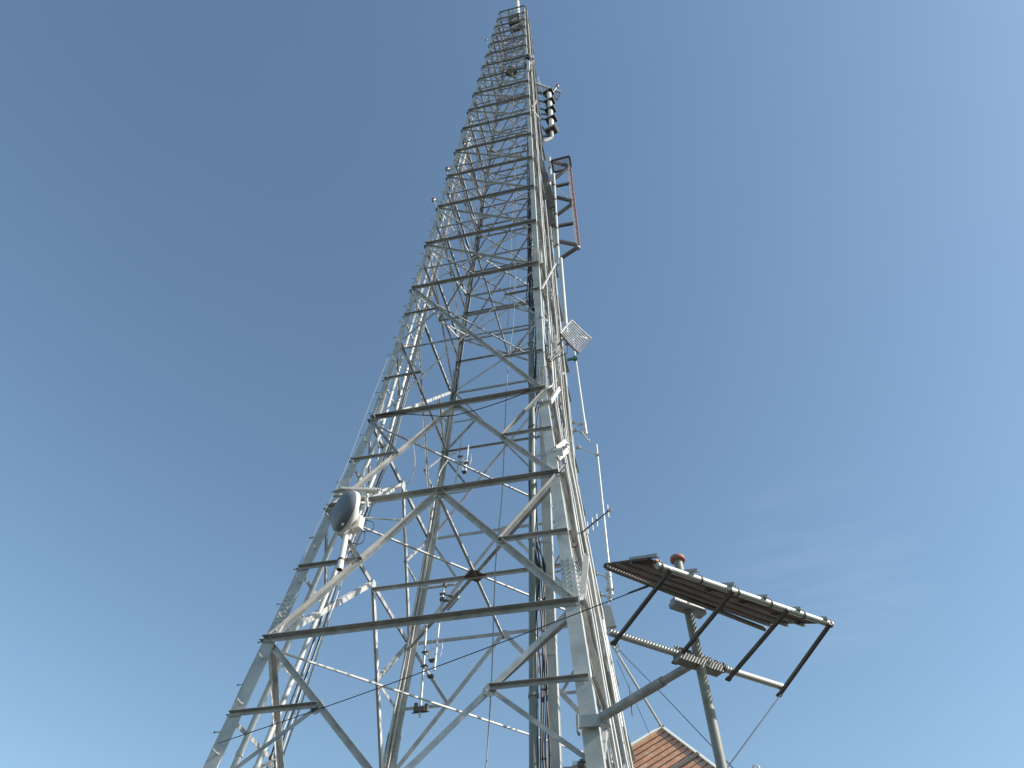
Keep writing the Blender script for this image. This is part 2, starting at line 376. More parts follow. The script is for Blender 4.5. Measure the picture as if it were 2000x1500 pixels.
# ------------------------------------------------------------------ runs inside the tower
def collars(mb, p, q, n, r):
    for i in range(n):
        c = V(p).lerp(V(q), (i + .5) / n); d = (V(q) - V(p)).normalized(); mb.tube(c - d*.03, c + d*.03, r, None, 12)
pt, pb = aty(1035, 255, -1.05), aty(1043, 1470, -1.25)
d_ = (pt - pb).normalized(); pb = pb - d_ * ((pb.z - 0.3) / d_.z)
o = thing('transmission_line', 'thick green grey round pipe rising nearly upright inside the tower', 'pipe', pb)
mb = MB(); mb.tube(pb, pt, 0.083, 0.078, 16); mb.build('pipe', M['pipe_green'], o)
mb = MB(); collars(mb, pb, pt, 20, 0.096); mb.build('flange_collars', M['pipe_green'], o)
ct, cb = aty(1062, 800, -0.55), aty(1084, 1480, -0.75)
d_ = (ct - cb).normalized(); cb = cb - d_ * ((cb.z - 0.1) / d_.z); ct = ct + d_ * 9.0
o = thing('box_column', 'square grey steel column standing just right of the green grey pipe', 'column', cb)
mb = MB(); mb.bar(cb, ct, 0.2, 0.2, (0, 1, 0)); mb.build('box_section', M['leg'], o)
mb = MB()
z = 1.0
while z < ct.z - 0.5:
    c = cb.lerp(ct, (z - cb.z) / (ct.z - cb.z)); q = pb.lerp(pt, (z - pb.z) / (pt.z - pb.z))
    mb.bar(c + V((0.1, -.106, 0)), V((q.x - .09, c.y - .106, z)), 0.012, 0.06); z += 2.6
mb.build('stand_off_bracket', M['steel'], o)
# black feeders tied beside the pipe
for j in range(5):
    pts = []; n_ = 46
    for i in range(n_ + 1):
        c = pb.lerp(pt, i / n_); lim = 0.05
        pts.append(c + V(((0.115 + 0.03*j - (0.14 if 14 < i < 21 else 0)) if i < 27 else -0.08 + 0.045*j, (-0.05 + 0.02*j) if i < 27 else -0.10, 0)) + V((random.uniform(-.03, .03), random.uniform(-.02, .02), 0)) * (1.2 if i < 25 else .6))
    mb = MB(); mb.path(pts, 0.017, 6, 3)
    solo('black_feeder', mb, M['black'], 'black coaxial feeder tied in a wavering bundle along the green grey pipe', 'cable', 'black feeders beside the pipe')

# pipes and cables up the left face beside the left leg
def left_run(t0, t1, ztop, off):
    return [fp('left', 1 - t, z) + V((off, 0, 0)) for t, z in ((t0, 1.0), ((t0+t1)/2, Z0), (t1, ztop))]
for (t0, t1, off, lab) in ((0.10, 0.13, 0.02, 'pale round conduit next to the front left tower leg, the nearer of two'), (0.19, 0.22, 0.03, 'pale round conduit inside the left face, farther from the leg than its twin')):
    P = left_run(t0, t1, Z0 + 22, off); o = thing('conduit', lab, 'conduit', P[0], 'conduits up the left face')
    mb = MB(); mb.path(P, 0.05, 12); mb.build('pipe', M['pipe_light'], o)
    mb = MB()
    for i in range(11):
        z = 1.5 + i*2.6; c = P[0].lerp(P[1], (z-1)/(Z0-1)) if z < Z0 else P[1].lerp(P[2], (z-Z0)/22); mb.tube(c - V((0, 0, .04)), c + V((0, 0, .04)), 0.06, None, 12)
    mb.build('couplings', M['pipe_light'], o)
for j in range(5):
    m_ = [M['black'], M['cable_white'], M['black'], M['cable_white'], M['cable_beige']][j]; pts = []
    for i in range(40):
        z = 1.0 + i * 0.9; t = 0.235 + 0.014*j + random.uniform(-.006, .006) + 0.02*math.sin(i*.4)*(z < Z0)
        pts.append(fp('left', 1 - t, z) + V((0.02 + random.uniform(-.01, .01), 0, 0)))
    mb = MB(); mb.path(pts, 0.014, 6, 2)
    pale = j in (1, 3)
    solo('feeder_cable', mb, m_, ['black feeder in the loose bundle behind the left conduits', 'pale feeder in the loose bundle behind the left conduits', 'black feeder in the loose bundle behind the left conduits', 'pale feeder in the loose bundle behind the left conduits', 'beige corrugated feeder at the edge of the left conduit bundle'][j], 'cable', ['black feeders behind the left conduits', 'pale feeders behind the left conduits', 'black feeders behind the left conduits', 'pale feeders behind the left conduits', None][j])
# conduits and cables on the rear left leg
for j in range(3):
    pts = [leg('M', 1.0 + i*1.1) + V((0.02 + 0.035*j, -0.05 - .03*j, 0)) + V((random.uniform(-.012, .012), random.uniform(-.012, .012), 0)) for i in range(31)]
    mb = MB(); mb.path(pts, 0.017 if j else 0.026, 6, 2); solo('feeder_cable', mb, M['cable_white'], 'pale cable strapped along the rear left tower leg', 'cable', 'pale cables on the rear left leg')
pts = []
for i in range(60):
    z = Z0 + 5.0 + i*0.22; w_ = 0.10 * math.sin(i*1.9) * (1 if i % 7 < 4 else .3)
    pts.append(leg('M', z) + V((0.16 + w_*.6 , -0.12 - abs(w_), 0.05*math.sin(i*2.7))))
mb = MB(); mb.path(pts, 0.024, 6, 3); solo('looped_feeder', mb, M['black'], 'thick black cable in loose loops high on the rear left leg', 'cable')
pts = [leg('M', Z0 + 14 + i*1.0) + V((0.2 + random.uniform(-.05, .05), -0.12 + random.uniform(-.05, .05), 0)) for i in range(24)]
mb = MB(); mb.path(pts, 0.02, 6, 2); solo('looped_feeder', mb, M['black'], 'black cable climbing the upper rear left leg toward the tower top', 'cable')

# feeders on the outside of the right face
def right_pt(s_, z, off): return fp('right', s_, z) + V((off, 0, 0))
spec = [(0.065, .015, 'cable_white'), (0.09, .015, 'cable_white'), (0.115, .015, 'cable_white'), (0.15, .016, 'cable_white'), (0.215, .026, 'cable_beige'), (0.26, .026, 'cable_beige'),
        (0.385, .02, 'cable_white'), (0.47, .026, 'cable_beige'), (0.53, .026, 'cable_beige'), (0.615, .02, 'cable_white'), (0.72, .026, 'cable_beige'), (0.85, .022, 'cable_beige'), (0.91, .016, 'cable_white')]
for j, (s_, r, mm) in enumerate(spec):
    pts = []; ztop = Z[0] - (0.3 if j % 3 else 4) if j not in (6, 9) else Z0 + 14; z = 0.9
    corr = mm == 'cable_beige'
    st = 0.05 if corr and False else 0.6
    while z < ztop:
        pts.append(right_pt(s_ + random.uniform(-.004, .004) * (2.5 if j in (9, 11) else 1), z, (0.135 if j in (0, 1, 2, 3, 6, 7, 9) else -0.20) - 0.012*(j % 3) + random.uniform(-.006, .006))); z += st
    mb = MB(); mb.path(pts, r, 8, 2)
    lab = 'pale smooth feeder in the bundle running up the right face' if not corr else 'beige corrugated feeder in the bundle running up the right face'
    solo('feeder_cable', mb, M[mm], lab, 'cable', 'pale feeders up the right face' if not corr else 'beige feeders up the right face')
o = thing('cable_ladder', 'steel cable ladder carrying feeders up the right face', 'ladder', right_pt(.35, .5, -.25))
for s_ in (0.34, 0.64):
    mb = MB()
    for za, zb in ((0.5, Z0), (Z0, Z[0] - .5)): mb.bar(right_pt(s_, za, -.245), right_pt(s_, zb, -.245), 0.02, 0.05, (1, 0, 0))
    mb.build('rail', M['steel'], o)
z = 1.0
while z < Z[0] - .6: mb = MB(); mb.bar(right_pt(0.07, z, -.262), right_pt(0.92, z, -.262), 0.022, 0.016); mb.build('rung', M['steel'], o); z += 1.05
# pale pipes by the rear right leg
for (x0, y0, x1, y1, Y, r, lab) in ((1176, 1212, 1214, 1420, 0.6, .034, 'short pale pipe between the right face feeders below the middle joint'), (1095, 505, 1108, 672, -1.45, .055, 'white mast pipe beside the right edge above the grid antenna arm')):
    mb = MB(); mb.tube(aty(x0, y0, Y), aty(x1, y1, Y), r, None, 12); solo('mast_pipe', mb, M['pipe_light'], lab, 'pipe')

# the grey halyard and other lines hanging inside
def line(name, pts, r, m_, label, cat='rope', sub=4, group=None):
    mb = MB(); mb.path(pts, r, 6, sub); return solo(name, mb, m_, label, cat, group)
line('hanging_line', [aty(x, y, -0.6) for x, y in ((1001, 130), (1004, 250), (1006, 330), (1009, 420), (1006, 470), (1004, 607), (994, 700), (988, 790), (981, 960), (968, 1100), (960, 1330), (948, 1520))], 0.012, M['grey_rope'], 'thin grey line hanging down the middle of the tower')
line('hanging_line', [aty(x, y, 0.9) for x, y in ((1002, 230), (1004, 330), (1000, 440), (996, 545), (996, 580), (991, 640))], 0.012, M['grey_rope'], 'shorter grey line hanging inside the upper tower')
line('sagging_cable', [aty(x, y, -2.35) for x, y in ((730, 812), (772, 808), (830, 811), (872, 813), (910, 806), (970, 788), (1030, 764), (1052, 735), (1062, 715))], 0.011, M['black'], 'thin black cable sagging below the beam at the kink', 'cable')
line('safety_line', [aty(x, y, -2.75) for x, y in ((757, 700), (722, 790), (670, 925), (618, 1030), (560, 1160), (470, 1345), (430, 1440))], 0.007, M['grey_rope'], 'thin pale climbing line along the outside of the left leg')
line('white_cable', [aty(x, y, 1.0) for x, y in ((807, 870), (810, 905), (802, 938), (783, 952))], 0.016, M['cable_white'], 'white cable hanging in a curve above the bundled cables', 'cable')
for j in range(3):
    line('bundled_cable', [aty(782, 951 + j, -.4) , aty(760, 957 + 3*j, -.8), aty(738, 966 + 4*j, -1.6), aty(712, 972 + 5*j, -2.7)], 0.018, M['cable_white'], 'white cable in the taped bundle leading across to the dish', 'cable', 4, 'taped white cables by the dish')
line('white_cable', [aty(x, y, 1.9) for x, y in ((893, 884), (882, 888), (872, 902), (858, 925), (850, 970), (838, 1040))], 0.02, M['cable_white'], 'white cable curving from the small dipole to the rear left leg', 'cable')

# ------------------------------------------------------------------ microwave dish with its shield
Pc = aty(672, 1070, -2.9)
dz = V((0, 0, 1))
o = thing('microwave_dish', 'grey covered microwave dish with a white rim on the left leg', 'antenna', aty(663, 1110, -2.9))
n = V((-0.62, -0.78, -0.10)).normalized(); c = aty(679, 1001, -3.10)
mb = MB(); mb.lathe(c, n, [(-0.035, 0.41), (-0.03, 0.425), (0.05, 0.43), (0.06, 0.42)], 40); mb.build('rim', M['white'], o)
mb = MB(); mb.lathe(c + n*0.062, n, [(0, 0.418), (0.05, 0.40), (0.11, 0.335), (0.15, 0.25), (0.175, 0.14), (0.182, 0.02)], 40); mb.build('radome', M['radome'], o)
prof_ = [(0, 0.418), (0.05, 0.40), (0.11, 0.335), (0.15, 0.25), (0.175, 0.14), (0.182, 0.02)]; h_ = .1
for _ in range(12):
    P_l = atp(669, 1024, c + n*(.062 + h_), n); rr = (P_l - c - n*(.062 + h_)).length
    for (ha, ra), (hb, rb_) in zip(prof_, prof_[1:]):
        if rb_ <= rr <= ra: h_ = ha + (hb - ha)*(ra - rr)/(ra - rb_)
mb = MB(); mb.plate([P_l + x for x in (V((-.025, 0, -.025)), V((.025, 0, -.025)), V((.025, 0, .025)), V((-.025, 0, .025)))], (P_l - c).normalized(), .012); mb.build('label_plate', M['shield'], o)
mb = MB(); mb.lathe(c - n*0.03, -n, [(0.0, 0.40), (0.03, 0.33), (0.10, 0.2), (0.16, 0.1)], 32); mb.build('back_shell', M['white'], o)
mb = MB(); mb.tube(aty(683, 1008, -2.9), aty(663, 1112, -2.9), 0.057, None, 16); mb.tube(aty(664.5, 1104, -2.9), aty(663, 1112.5, -2.9), 0.061, None, 16); pp = mb.build('mount_pipe', M['white'], o)
mb = MB()
for y_ in (1092,): mb.tube(aty(666.8, y_, -2.9), aty(666, y_ + 3, -2.9), 0.068, None, 16)
mb.build('clamp_band', M['dark_steel'], pp)
mb = MB(); pl = aty(666, 1085, -2.9); mb.tube(aty(663.2, 1111.6, -2.9) , aty(663, 1112.9, -2.9), 0.049, None, 16); mb.build('open_end', M['black'], pp)
mb = MB(); rc = aty(697, 1024, -2.85); mb.box(rc, 0.24, 0.12, 0.26, Matrix.Rotation(-0.3, 3, 'Z')); mb.box(rc + V((0, 0, -.14)), 0.28, 0.16, 0.02, Matrix.Rotation(-0.3, 3, 'Z')); mb.build('radio_unit', M['white'], o)
mb = MB()
for x_, y_ in ((676, 1033), (682, 1036), (689, 1034), (668, 1040), (663, 1040)):
    mb.box(aty(x_, y_, -2.85), 0.09, 0.12, 0.05, Matrix.Rotation(random.random(), 3, 'Z')); mb.tube(aty(x_, y_, -3.0), aty(x_ + 3, y_ + 2, -2.8), 0.014, None, 6)
mb.build('clamp_bracket', M['bolt'], o)
mb = MB(); mb.tube(aty(704, 1011, -2.75), aty(805, 1017, -2.45), 0.016, None, 8); mb.box(aty(782, 1016, -2.5), .07, .07, .07); mb.build('side_strut', M['steel'], o)
mb = MB()
for pts in (((700, 1018), (712, 1016), (728, 1020), (730, 1030), (722, 1037), (708, 1038), (696, 1037)), ((703, 1010), (708, 1030), (713, 1046), (709, 1058), (700, 1063), (688, 1060), (680, 1055))): mb.path([aty(x, y, -2.75) for x, y in pts], 0.008, 6, 4)
mb.build('jumper_cable', M['black'], o)
o = thing('dish_shield', 'flat pale ice shield plate mounted right above the grey dish', 'shield', aty(690, 962, -3.0))
zs = aty(690, 958, -3.0).z
q = [atz(648, 961.5, zs), atz(722, 963, zs), atz(740, 954.5, zs), atz(668, 953.5, zs)]
mb = MB()
e1, e2 = (q[1] - q[0]), (q[3] - q[0])
for i in range(24):
    a = q[0] + e2 * (0) + e1 * (i / 23); mb.bar(a, a + e2, 0.022, 0.03)
mb.build('grating', M['shield'], o)
mb = MB(); mb.plate([x + V((0, 0, .022)) for x in q], (0, 0, 1), 0.008); mb.build('top_sheet', M['shield'], o)
mb = MB(); mb.bar(q[0] + V((.03, .05, -.05)), q[1] + V((-.05, .05, -.05)), 0.04, 0.05); mb.bar(q[3] + V((.03, -.05, -.05)), q[2] + V((-.03, -.05, -.05)), 0.04, 0.05); mb.build('support_rail', M['steel'], o)
for a, ya, b, yb, w_, t_ in (((665, 963), -2.95, (669, 980), -2.9, .03, .03), ((715, 962), -2.95, (719, 990), -2.8, .03, .04), ((716, 964), -2.95, (712, 1000), -2.8, .02, .03)):
    mb = MB(); mb.bar(aty(*a, ya), aty(*b, yb), w_, t_); mb.build('hanger_post', M['steel'], o)
mb = MB(); mb.tube(aty(704, 982, -2.85), aty(731, 983, -2.6), .028, None, 10); mb.build('cross_tube', M['steel'], o)
mb = MB(); mb.lathe(aty(741, 874, 0.2), (0, 0, 1), [(0, .05), (.12, .06), (.13, .02)], 12); mb.tube(aty(741, 876, .2), aty(737, 905, .2), 0.02, None, 8); solo('junction_canister', mb, M['white'], 'small white canister hung on the left face below the kink', 'canister')

# ------------------------------------------------------------------ antennas inside the lower tower
def dipole(base, top, arm_px, rod_px, Y, label, clampmat=M['dark_steel']):
    o = thing('dipole_antenna', label, 'antenna', aty(*base, Y))
    mb = MB(); mb.tube(aty(*base, Y), aty(*top, Y), 0.026, None, 10); mb.build('mount_pole', M['pipe_light'], o)
    mb = MB(); mb.tube(aty(*rod_px[0], Y - .35), aty(*rod_px[1], Y - .35), 0.030, .02, 10); r = mb.build('radiator', M['white'], o)
    mb = MB()
    for a, b in arm_px: mb.tube(aty(*a, Y), aty(*b, Y - .35), 0.02, None, 8)
    mb.build('stand_off_arm', M['white'], o)
    for a, b in arm_px:
        for p, yy in ((a, Y), (b, Y - .35)):
            c = aty(*p, yy); mb = MB(); mb.box(c, .12, .10, .05); mb.tube(c - V((.09, .03, 0)), c + V((.09, -.03, 0)), .010, None, 6); mb.build('clamp', clampmat, o)
    mb = MB(); m0 = aty(*rod_px[0], Y - .35).lerp(aty(*rod_px[1], Y - .35), .45)
    for sx in (-1, 1): mb.path([m0 + V((sx*.10, 0, -.22)), m0 + V((sx*.13, 0, -.1)), m0 + V((sx*.13, 0, .12)), m0 + V((sx*.10, 0, .22))], .008, 6, 3); mb.tube(m0, m0 + V((sx*.13, 0, 0)), .008, None, 6)
    mb.build('dipole_loop', M['white'], o)
    return o
dipole((820, 1400), (833, 1220), (((831, 1275), (844, 1290)), ((829, 1302), (841, 1321))), ((848, 1309), (858, 1215)), 1.6, 'dipole antenna on an upright pole behind the middle beam, the lower of two')
mb = MB(); c = aty(822, 1386, 1.6); mb.box(c, .2, .1, .1); mb.box(c + V((-.12, 0, .05)), .07, .07, .2); mb.box(c + V((.12, 0, .03)), .07, .07, .16); mb.tube(c - V((.2, 0, .06)), c + V((.2, 0, -.06)), .012, None, 6); solo('pole_clamp', mb, M['dark_steel'], 'dark clamp gripping the foot of the lower dipole pole', 'clamp')
dipole((888, 955), (902, 858), (((899, 893), (911, 905)), ((898, 905), (907, 922))), ((909, 921), (915, 870)), 2.1, 'short dipole antenna clamped on the rear beam, the upper of two')
o = thing('panel_antenna', 'small flat grey panel antenna on a pole behind the lower diagonals', 'antenna', aty(858, 1210, 1.0))
pn = V((0.75, 0.66, -0.06)).normalized(); pc = aty(885, 1173, 1.1)
mb = MB(); q = [(874, 1193), (896, 1168), (898, 1150), (879, 1170)]
mb.plate([atp(x, y, pc, pn) for x, y in q], pn, 0.04); mb.build('panel', M['leg'], o)
mb = MB(); mb.tube(aty(858, 1216, 1.0), aty(868, 1142, 1.0), .028, None, 10); mb.tube(aty(822, 1149, 1.0), aty(888, 1140, 1.0), .02, None, 8); mb.build('mount_pole', M['pipe_light'], o)
mb = MB(); mb.box(aty(864, 1171, 1.0), .1, .1, .08); mb.box(aty(865, 1160, 1.0), .14, .06, .04); mb.bar(aty(865, 1160, 1.0), aty(884, 1166, 1.1), .03, .04); mb.bar(aty(864, 1171, 1.0), aty(883, 1176, 1.1), .03, .04); mb.lathe(aty(869, 1143, 1.0), (0, 0, 1), [(-.05, .05), (.05, .05)], 10); mb.build('clamps', M['dark_steel'], o)
o = thing('collinear_antenna', 'slim grey rod antenna with black clamps hanging left of the front right leg', 'antenna', aty(1138, 1366, 0.2))
mb = MB(); mb.tube(aty(1136, 1368, .2), aty(1126, 1240, .2), .018, .012, 8); mb.tube(aty(1141, 1367, .3), aty(1136, 1320, .3), .02, None, 8); mb.build('rod', M['pipe_light'], o)
mb = MB()
for x_, y_ in ((1130, 1287), (1129, 1296), (1133, 1322), (1134, 1332), (1135, 1340)): mb.box(aty(x_, y_, .2), .13, .09, .07)
mb.build('clamps', M['dark_steel'], o)
line('jumper_cable', [aty(x, y, .2) for x, y in ((1131, 1350), (1134, 1357), (1140, 1360), (1142, 1354))], .008, M['black'], 'small black loop of cable below the slim rod antenna', 'cable')

# ------------------------------------------------------------------ right side: outriggers and antennas
o = thing('grid_antenna', 'square white grid antenna held out on the right of the tower', 'antenna', aty(1108, 676, -1.5))
Y = -1.5; gc = aty(1122, 656, Y)
gn = V((0.9, -0.2, -0.38)).normalized()
A, B, C_, D_ = [atp(x, y, gc, gn) for x, y in ((1114, 626), (1151, 661), (1127, 690), (1091, 652))]
def gp(u, v): return A.lerp(B, u).lerp(D_.lerp(C_, u), v) + gn * (0.05 * ((u-.5)**2 + (v-.5)**2) * 2)
for e in range(4):
    mb = MB(); T = [i/8 for i in range(9)]
    pts = [gp(*((t, 0), (1, t), (t, 1), (0, t))[e]) for t in T]; mb.path(pts, .026, 8); mb.build('frame_bar', M['dark_steel'] if e in (1, 2) else M['steel'], o)
mb = MB()
for j in range(1, 10): mb.path([gp(i/8, j/10) for i in range(9)], .016, 6)
mb.build('grid_rods', M['steel'], o)
mb = MB()
for u in (.33, .68): mb.path([gp(u, j/8) - gn*.02 for j in range(9)], .015, 6)
mb.build('cross_rib', M['steel'], o)
mb = MB(); mb.path([aty(1108, 653, Y), aty(1122, 655, Y), gp(.93, .1)], .014, 8); mb.build('feed_boom', M['white'], o)
mb = MB(); mb.tube(aty(1106, 655, Y), aty(1068, 700, -2.0), .024, None, 8); mb.tube(aty(1109, 671, Y), aty(1075, 706, -2.0), .026, None, 8); mb.build('outrigger_arm', M['dark_steel'], o)
mb = MB(); mb.lathe(aty(1108, 671, Y), (0, 0, 1), [(-.05, .05), (.05, .05)], 10); mb.build('clamp', M['steel'], o)
mb = MB(); mb.box(aty(1106, 654, Y), .1, .1, .1); mb.build('clamp', M['steel'], o)
line('jumper_cable', [aty(x, y, -1.7) for x, y in ((1109, 675), (1108, 688), (1098, 694), (1085, 700), (1076, 712), (1062, 718), (1050, 733), (1040, 745), (1032, 760))], .012, M['black'], 'black cable looping from the grid antenna arm to the pipe', 'cable')

def whip(name, lab, base, top, Y, r, arms, stub=None, stubmat='pipe_light'):
    o = thing(name, lab, 'antenna', aty(*base, Y))
    mb = MB(); b, t = aty(*base, Y), aty(*top, Y); mb.tube(b, b.lerp(t, .12), r*1.35, None, 12); mb.tube(b.lerp(t, .12), t, r, r*.75, 12); mb.build('rod', M['white'], o)
    mb = MB()
    for a, c, ya in arms: mb.tube(aty(*a, ya), aty(*c, Y), .02, None, 8)
    mb.build('stand_off_arm', M['pipe_light'], o)
    for a, c, ya in arms:
        mb = MB(); mb.box(aty(*c, Y), .12, .06, .05); mb.tube(aty(*c, Y) + V((-.1, -.03, .01)), aty(*c, Y) + V((.1, -.03, .01)), .008, None, 6); mb.build('clamp', M['steel'], o)
        mb = MB(); mb.box(aty(*a, ya), .09, .09, .09); mb.build('clamp', M['steel'], o)
    if stub: mb = MB(); mb.tube(aty(*stub[0], Y), aty(*stub[1], Y), .026, None, 10); mb.build('mount_pipe', M[stubmat], o)
    return o
whip('whip_antenna', 'long white whip antenna just below the grid antenna', (1145, 848), (1119, 662), 2.0, .031, (((1120, 825), (1134, 829), 2.0), ((1122, 840), (1139, 846), 2.0)), ((1134, 825), (1138, 847)))
mb = MB(); mb.tube(aty(1136, 843, 1.9), aty(1149, 861, 1.9), .024, None, 8); mb.tube(aty(1149, 861, 1.9), aty(1152, 862, 1.9), .03, None, 8); mb.tube(aty(1149, 862, 1.9), aty(1151, 857, 1.9), .012, None, 6); solo('loose_arm', mb, M['steel'], 'short bare pipe arm sticking out below the upper whip antenna', 'pipe')
mb = MB(); mb.box(aty(1118, 701, 1.4), .34, .07, .07); mb.box(aty(1123, 700, 1.4), .10, .12, .14); solo('green_clamp', mb, M['green'], 'green clamp bar holding the middle of the upper whip', 'clamp')
whip('whip_antenna', 'longest white whip antenna standing left of the ice bridge grating', (1195, 1162), (1165, 868), 1.4, .028, (((1128, 873), (1167, 889), 1.6), ((1163, 1120), (1188, 1128), 1.5), ((1172, 1161), (1191, 1167), 1.5), ((1187, 1150), (1195, 1152), 1.4)), ((1185, 1118), (1193, 1175)))
mb = MB(); mb.lathe(aty(1129, 873, 1.6), (1, 0, 0), [(-.06, .05), (.06, .05)], 10); solo('brass_clamp', mb, M['shield'], 'cream clamp holding the upper arm of the longest whip', 'clamp')
line('jumper_cable', [aty(x, y, 1.5) for x, y in ((1191, 1172), (1186, 1180), (1178, 1183), (1173, 1184))], .012, M['cable_white'], 'short pale cable curving from the longest whip to the tower', 'cable')
o = thing('yagi_antenna', 'small yagi antenna with five upright rods pointing out to the right', 'antenna', aty(1125, 1052, -1.2))
ya, yb = aty(1122, 1052, -1.2), aty(1191, 996, -2.4)
mb = MB(); mb.tube(ya, yb, .014, None, 8); mb.build('boom', M['dark_steel'], o)
for i, t in enumerate((.39, .53, .655, .80, .955)):
    if i == 3: continue
    c = ya.lerp(yb, t); mb = MB(); mb.tube(c - V((0, 0, .15)), c + V((0, 0, .15)), .012, None, 8); e_ = mb.build('element', M['white'], o)
    mb = MB(); mb.box(c, .04, .04, .04); mb.build('element_clip', M['dark_steel'], e_)
mb = MB(); mb.box(yb, .05, .05, .05); mb.box(ya, .12, .1, .1); mb.tube(aty(1122, 1048, -1.2), aty(1130, 1085, -1.2), .03, None, 10); mb.build('mount_clamp', M['steel'], o)
line('jumper_cable', [aty(x, y, -2.0) for x, y in ((1124, 1052), (1112, 1062), (1104, 1070), (1101, 1078))], .01, M['dark_steel'], 'dark cable running from the yagi back to the leg', 'cable')

# clamp brackets on the front right leg
o = thing('leg_bracket', 'pale cast V shaped bracket bolted round the front right leg below the kink', 'bracket', aty(1092, 892, -2.45))
mb = MB(); mb.box(aty(1082, 886, -2.46), .10, .06, .26); mb.box(aty(1092, 884, -2.5), .16, .03, .2); mb.build('clamp_plate', M['shield'], o)
mb = MB(); mb.bar(aty(1086, 876, -2.5), aty(1104, 862, -2.2), .05, .09); mb.bar(aty(1090, 896, -2.5), aty(1108, 879, -2.2), .05, .10); mb.bar(aty(1080, 880, -2.52), aty(1096, 876, -2.5), .03, .05); mb.build('arm', M['shield'], o)
mb = MB()
for i in range(9): mb.box(aty(1104 + random.uniform(-3, 5), 864 + i*2.6, -2.15), .07, .07, .06, Matrix.Rotation(random.random()*2, 3, 'Z'))
mb.build('u_bolts', M['bolt'], o)
line('jumper_cable', [aty(x, y, -2.6) for x, y in ((1106, 905), (1098, 918), (1086, 926), (1072, 931))], .01, M['black'], 'black cable hanging from the V bracket across the leg', 'cable')
o = thing('arm_bracket', 'grey arm with a small red and white end block clamped at the kink', 'bracket', aty(1074, 786, -2.3))
mb = MB(); mb.bar(aty(1074, 786, -2.3), aty(1092, 758, -1.7), .07, .10); mb.build('arm', M['steel'], o)
mb = MB(); mb.box(aty(1093, 756, -1.7), .09, .05, .12); mb.build('end_block', M['pink_cap'], o)
mb = MB(); mb.box(aty(1064, 784, -2.4), .3, .05, .05); mb.box(aty(1056, 784, -2.4), .08, .08, .1); mb.build('clamp', M['shield'], o)
mb = MB(); mb.bar(aty(1103, 1068, -2.5), aty(1127, 1064, -2.4), .04, .07); mb.box(aty(1103, 1094, -2.6), .06, .06, .10); solo('leg_band', mb, M['dark_steel'], 'dark clamp band round the front right leg by the yagi cable', 'clamp')

# red and white panel antenna
o = thing('radome_antenna', 'slender red and white antenna on V shaped dark brackets high on the right', 'antenna', aty(1129, 484, 0.2))
Y = 0.2
ra, rb = aty(1129, 483, Y), aty(1112, 326, Y)
mb = MB(); n_ = 30
for i in range(n_):
    a, b = ra.lerp(rb, i/n_), ra.lerp(rb, (i+.96)/n_); s_ = .012*(1 if i % 2 else -1); mb.bar(a + V((-.045 + s_, 0, 0)), b + V((-.045 - s_, 0, 0)), .085, .09, (0, 1, 0))
mb.build('white_half', M['white'], o)
mb = MB(); mb.bar(ra + V((.045, 0.0, 0)), rb + V((.045, 0.0, 0)), .075, .08, (0, 1, 0)); mb.build('red_half', M['red'], o)
mb = MB(); mb.tube(ra - V((0, 0, .1)), ra, .08, None, 12); mb.build('end_cap', M['steel'], o)
for px in (((1075, 316), (1107, 323)), ((1107, 323), (1107, 330)), ((1107, 329), (1082, 350)), ((1085, 364), (1112, 358)), ((1077, 383), (1115, 392)), ((1115, 391), (1115, 401)), ((1115, 400), (1088, 420)), ((1087, 442), (1120, 436)), ((1080, 469), (1124, 478)), ((1124, 477), (1124, 487)), ((1124, 486), (1093, 506))):
    mb = MB(); mb.bar(aty(*px[0], .1), aty(*px[1], Y - .02), .10, .12); mb.build('bracket_arm', M['dark_steel'], o)
for px in (((1073, 308), (1083, 482)), ((1081, 340), (1091, 518))):
    mb = MB(); mb.tube(aty(*px[0], -.1), aty(*px[1], -.1), .06, None, 12); pp = mb.build('mount_pole', M['pipe_light'], o)
    mb = MB()
    for t in (.15, .33, .5, .65, .82):
        c = aty(*px[0], -.1).lerp(aty(*px[1], -.1), t); mb.tube(c - V((0, 0, .05)), c + V((0, 0, .05)), .075, None, 12)
    mb.build('clamp_band', M['dark_steel'], pp)
mb = MB(); mb.tube(aty(1081, 361, 0), aty(1108, 387, .1), .02, None, 8); mb.build('stay', M['steel'], o)
zs = aty(1096, 320, 0.1).z
q = [atz(1077, 314, zs), atz(1112, 305, zs), atz(1116, 328, zs), atz(1082, 337, zs)]
mb = MB()
for i in range(4): mb.bar(q[i], q[(i+1) % 4], .07, .07)
mb.build('shield_frame', M['dark_steel'], o)
mb = MB()
for i in range(1, 10): t = i/10; mb.bar(q[0].lerp(q[3], t), q[1].lerp(q[2], t), .022, .015)
mb.build('shield_slats', M['steel'], o)
mb = MB(); mb.bar(aty(1064, 338, -.3), aty(1079, 405, -.3), .22, .05, (0, 1, 0)); mb.bar(aty(1068, 392, -.25), aty(1080, 440, -.25), .2, .05, (0, 1, 0)); solo('back_screen', mb, M['dark_steel'], 'long dark olive plate fixed behind the poles of the red and white antenna', 'plate')

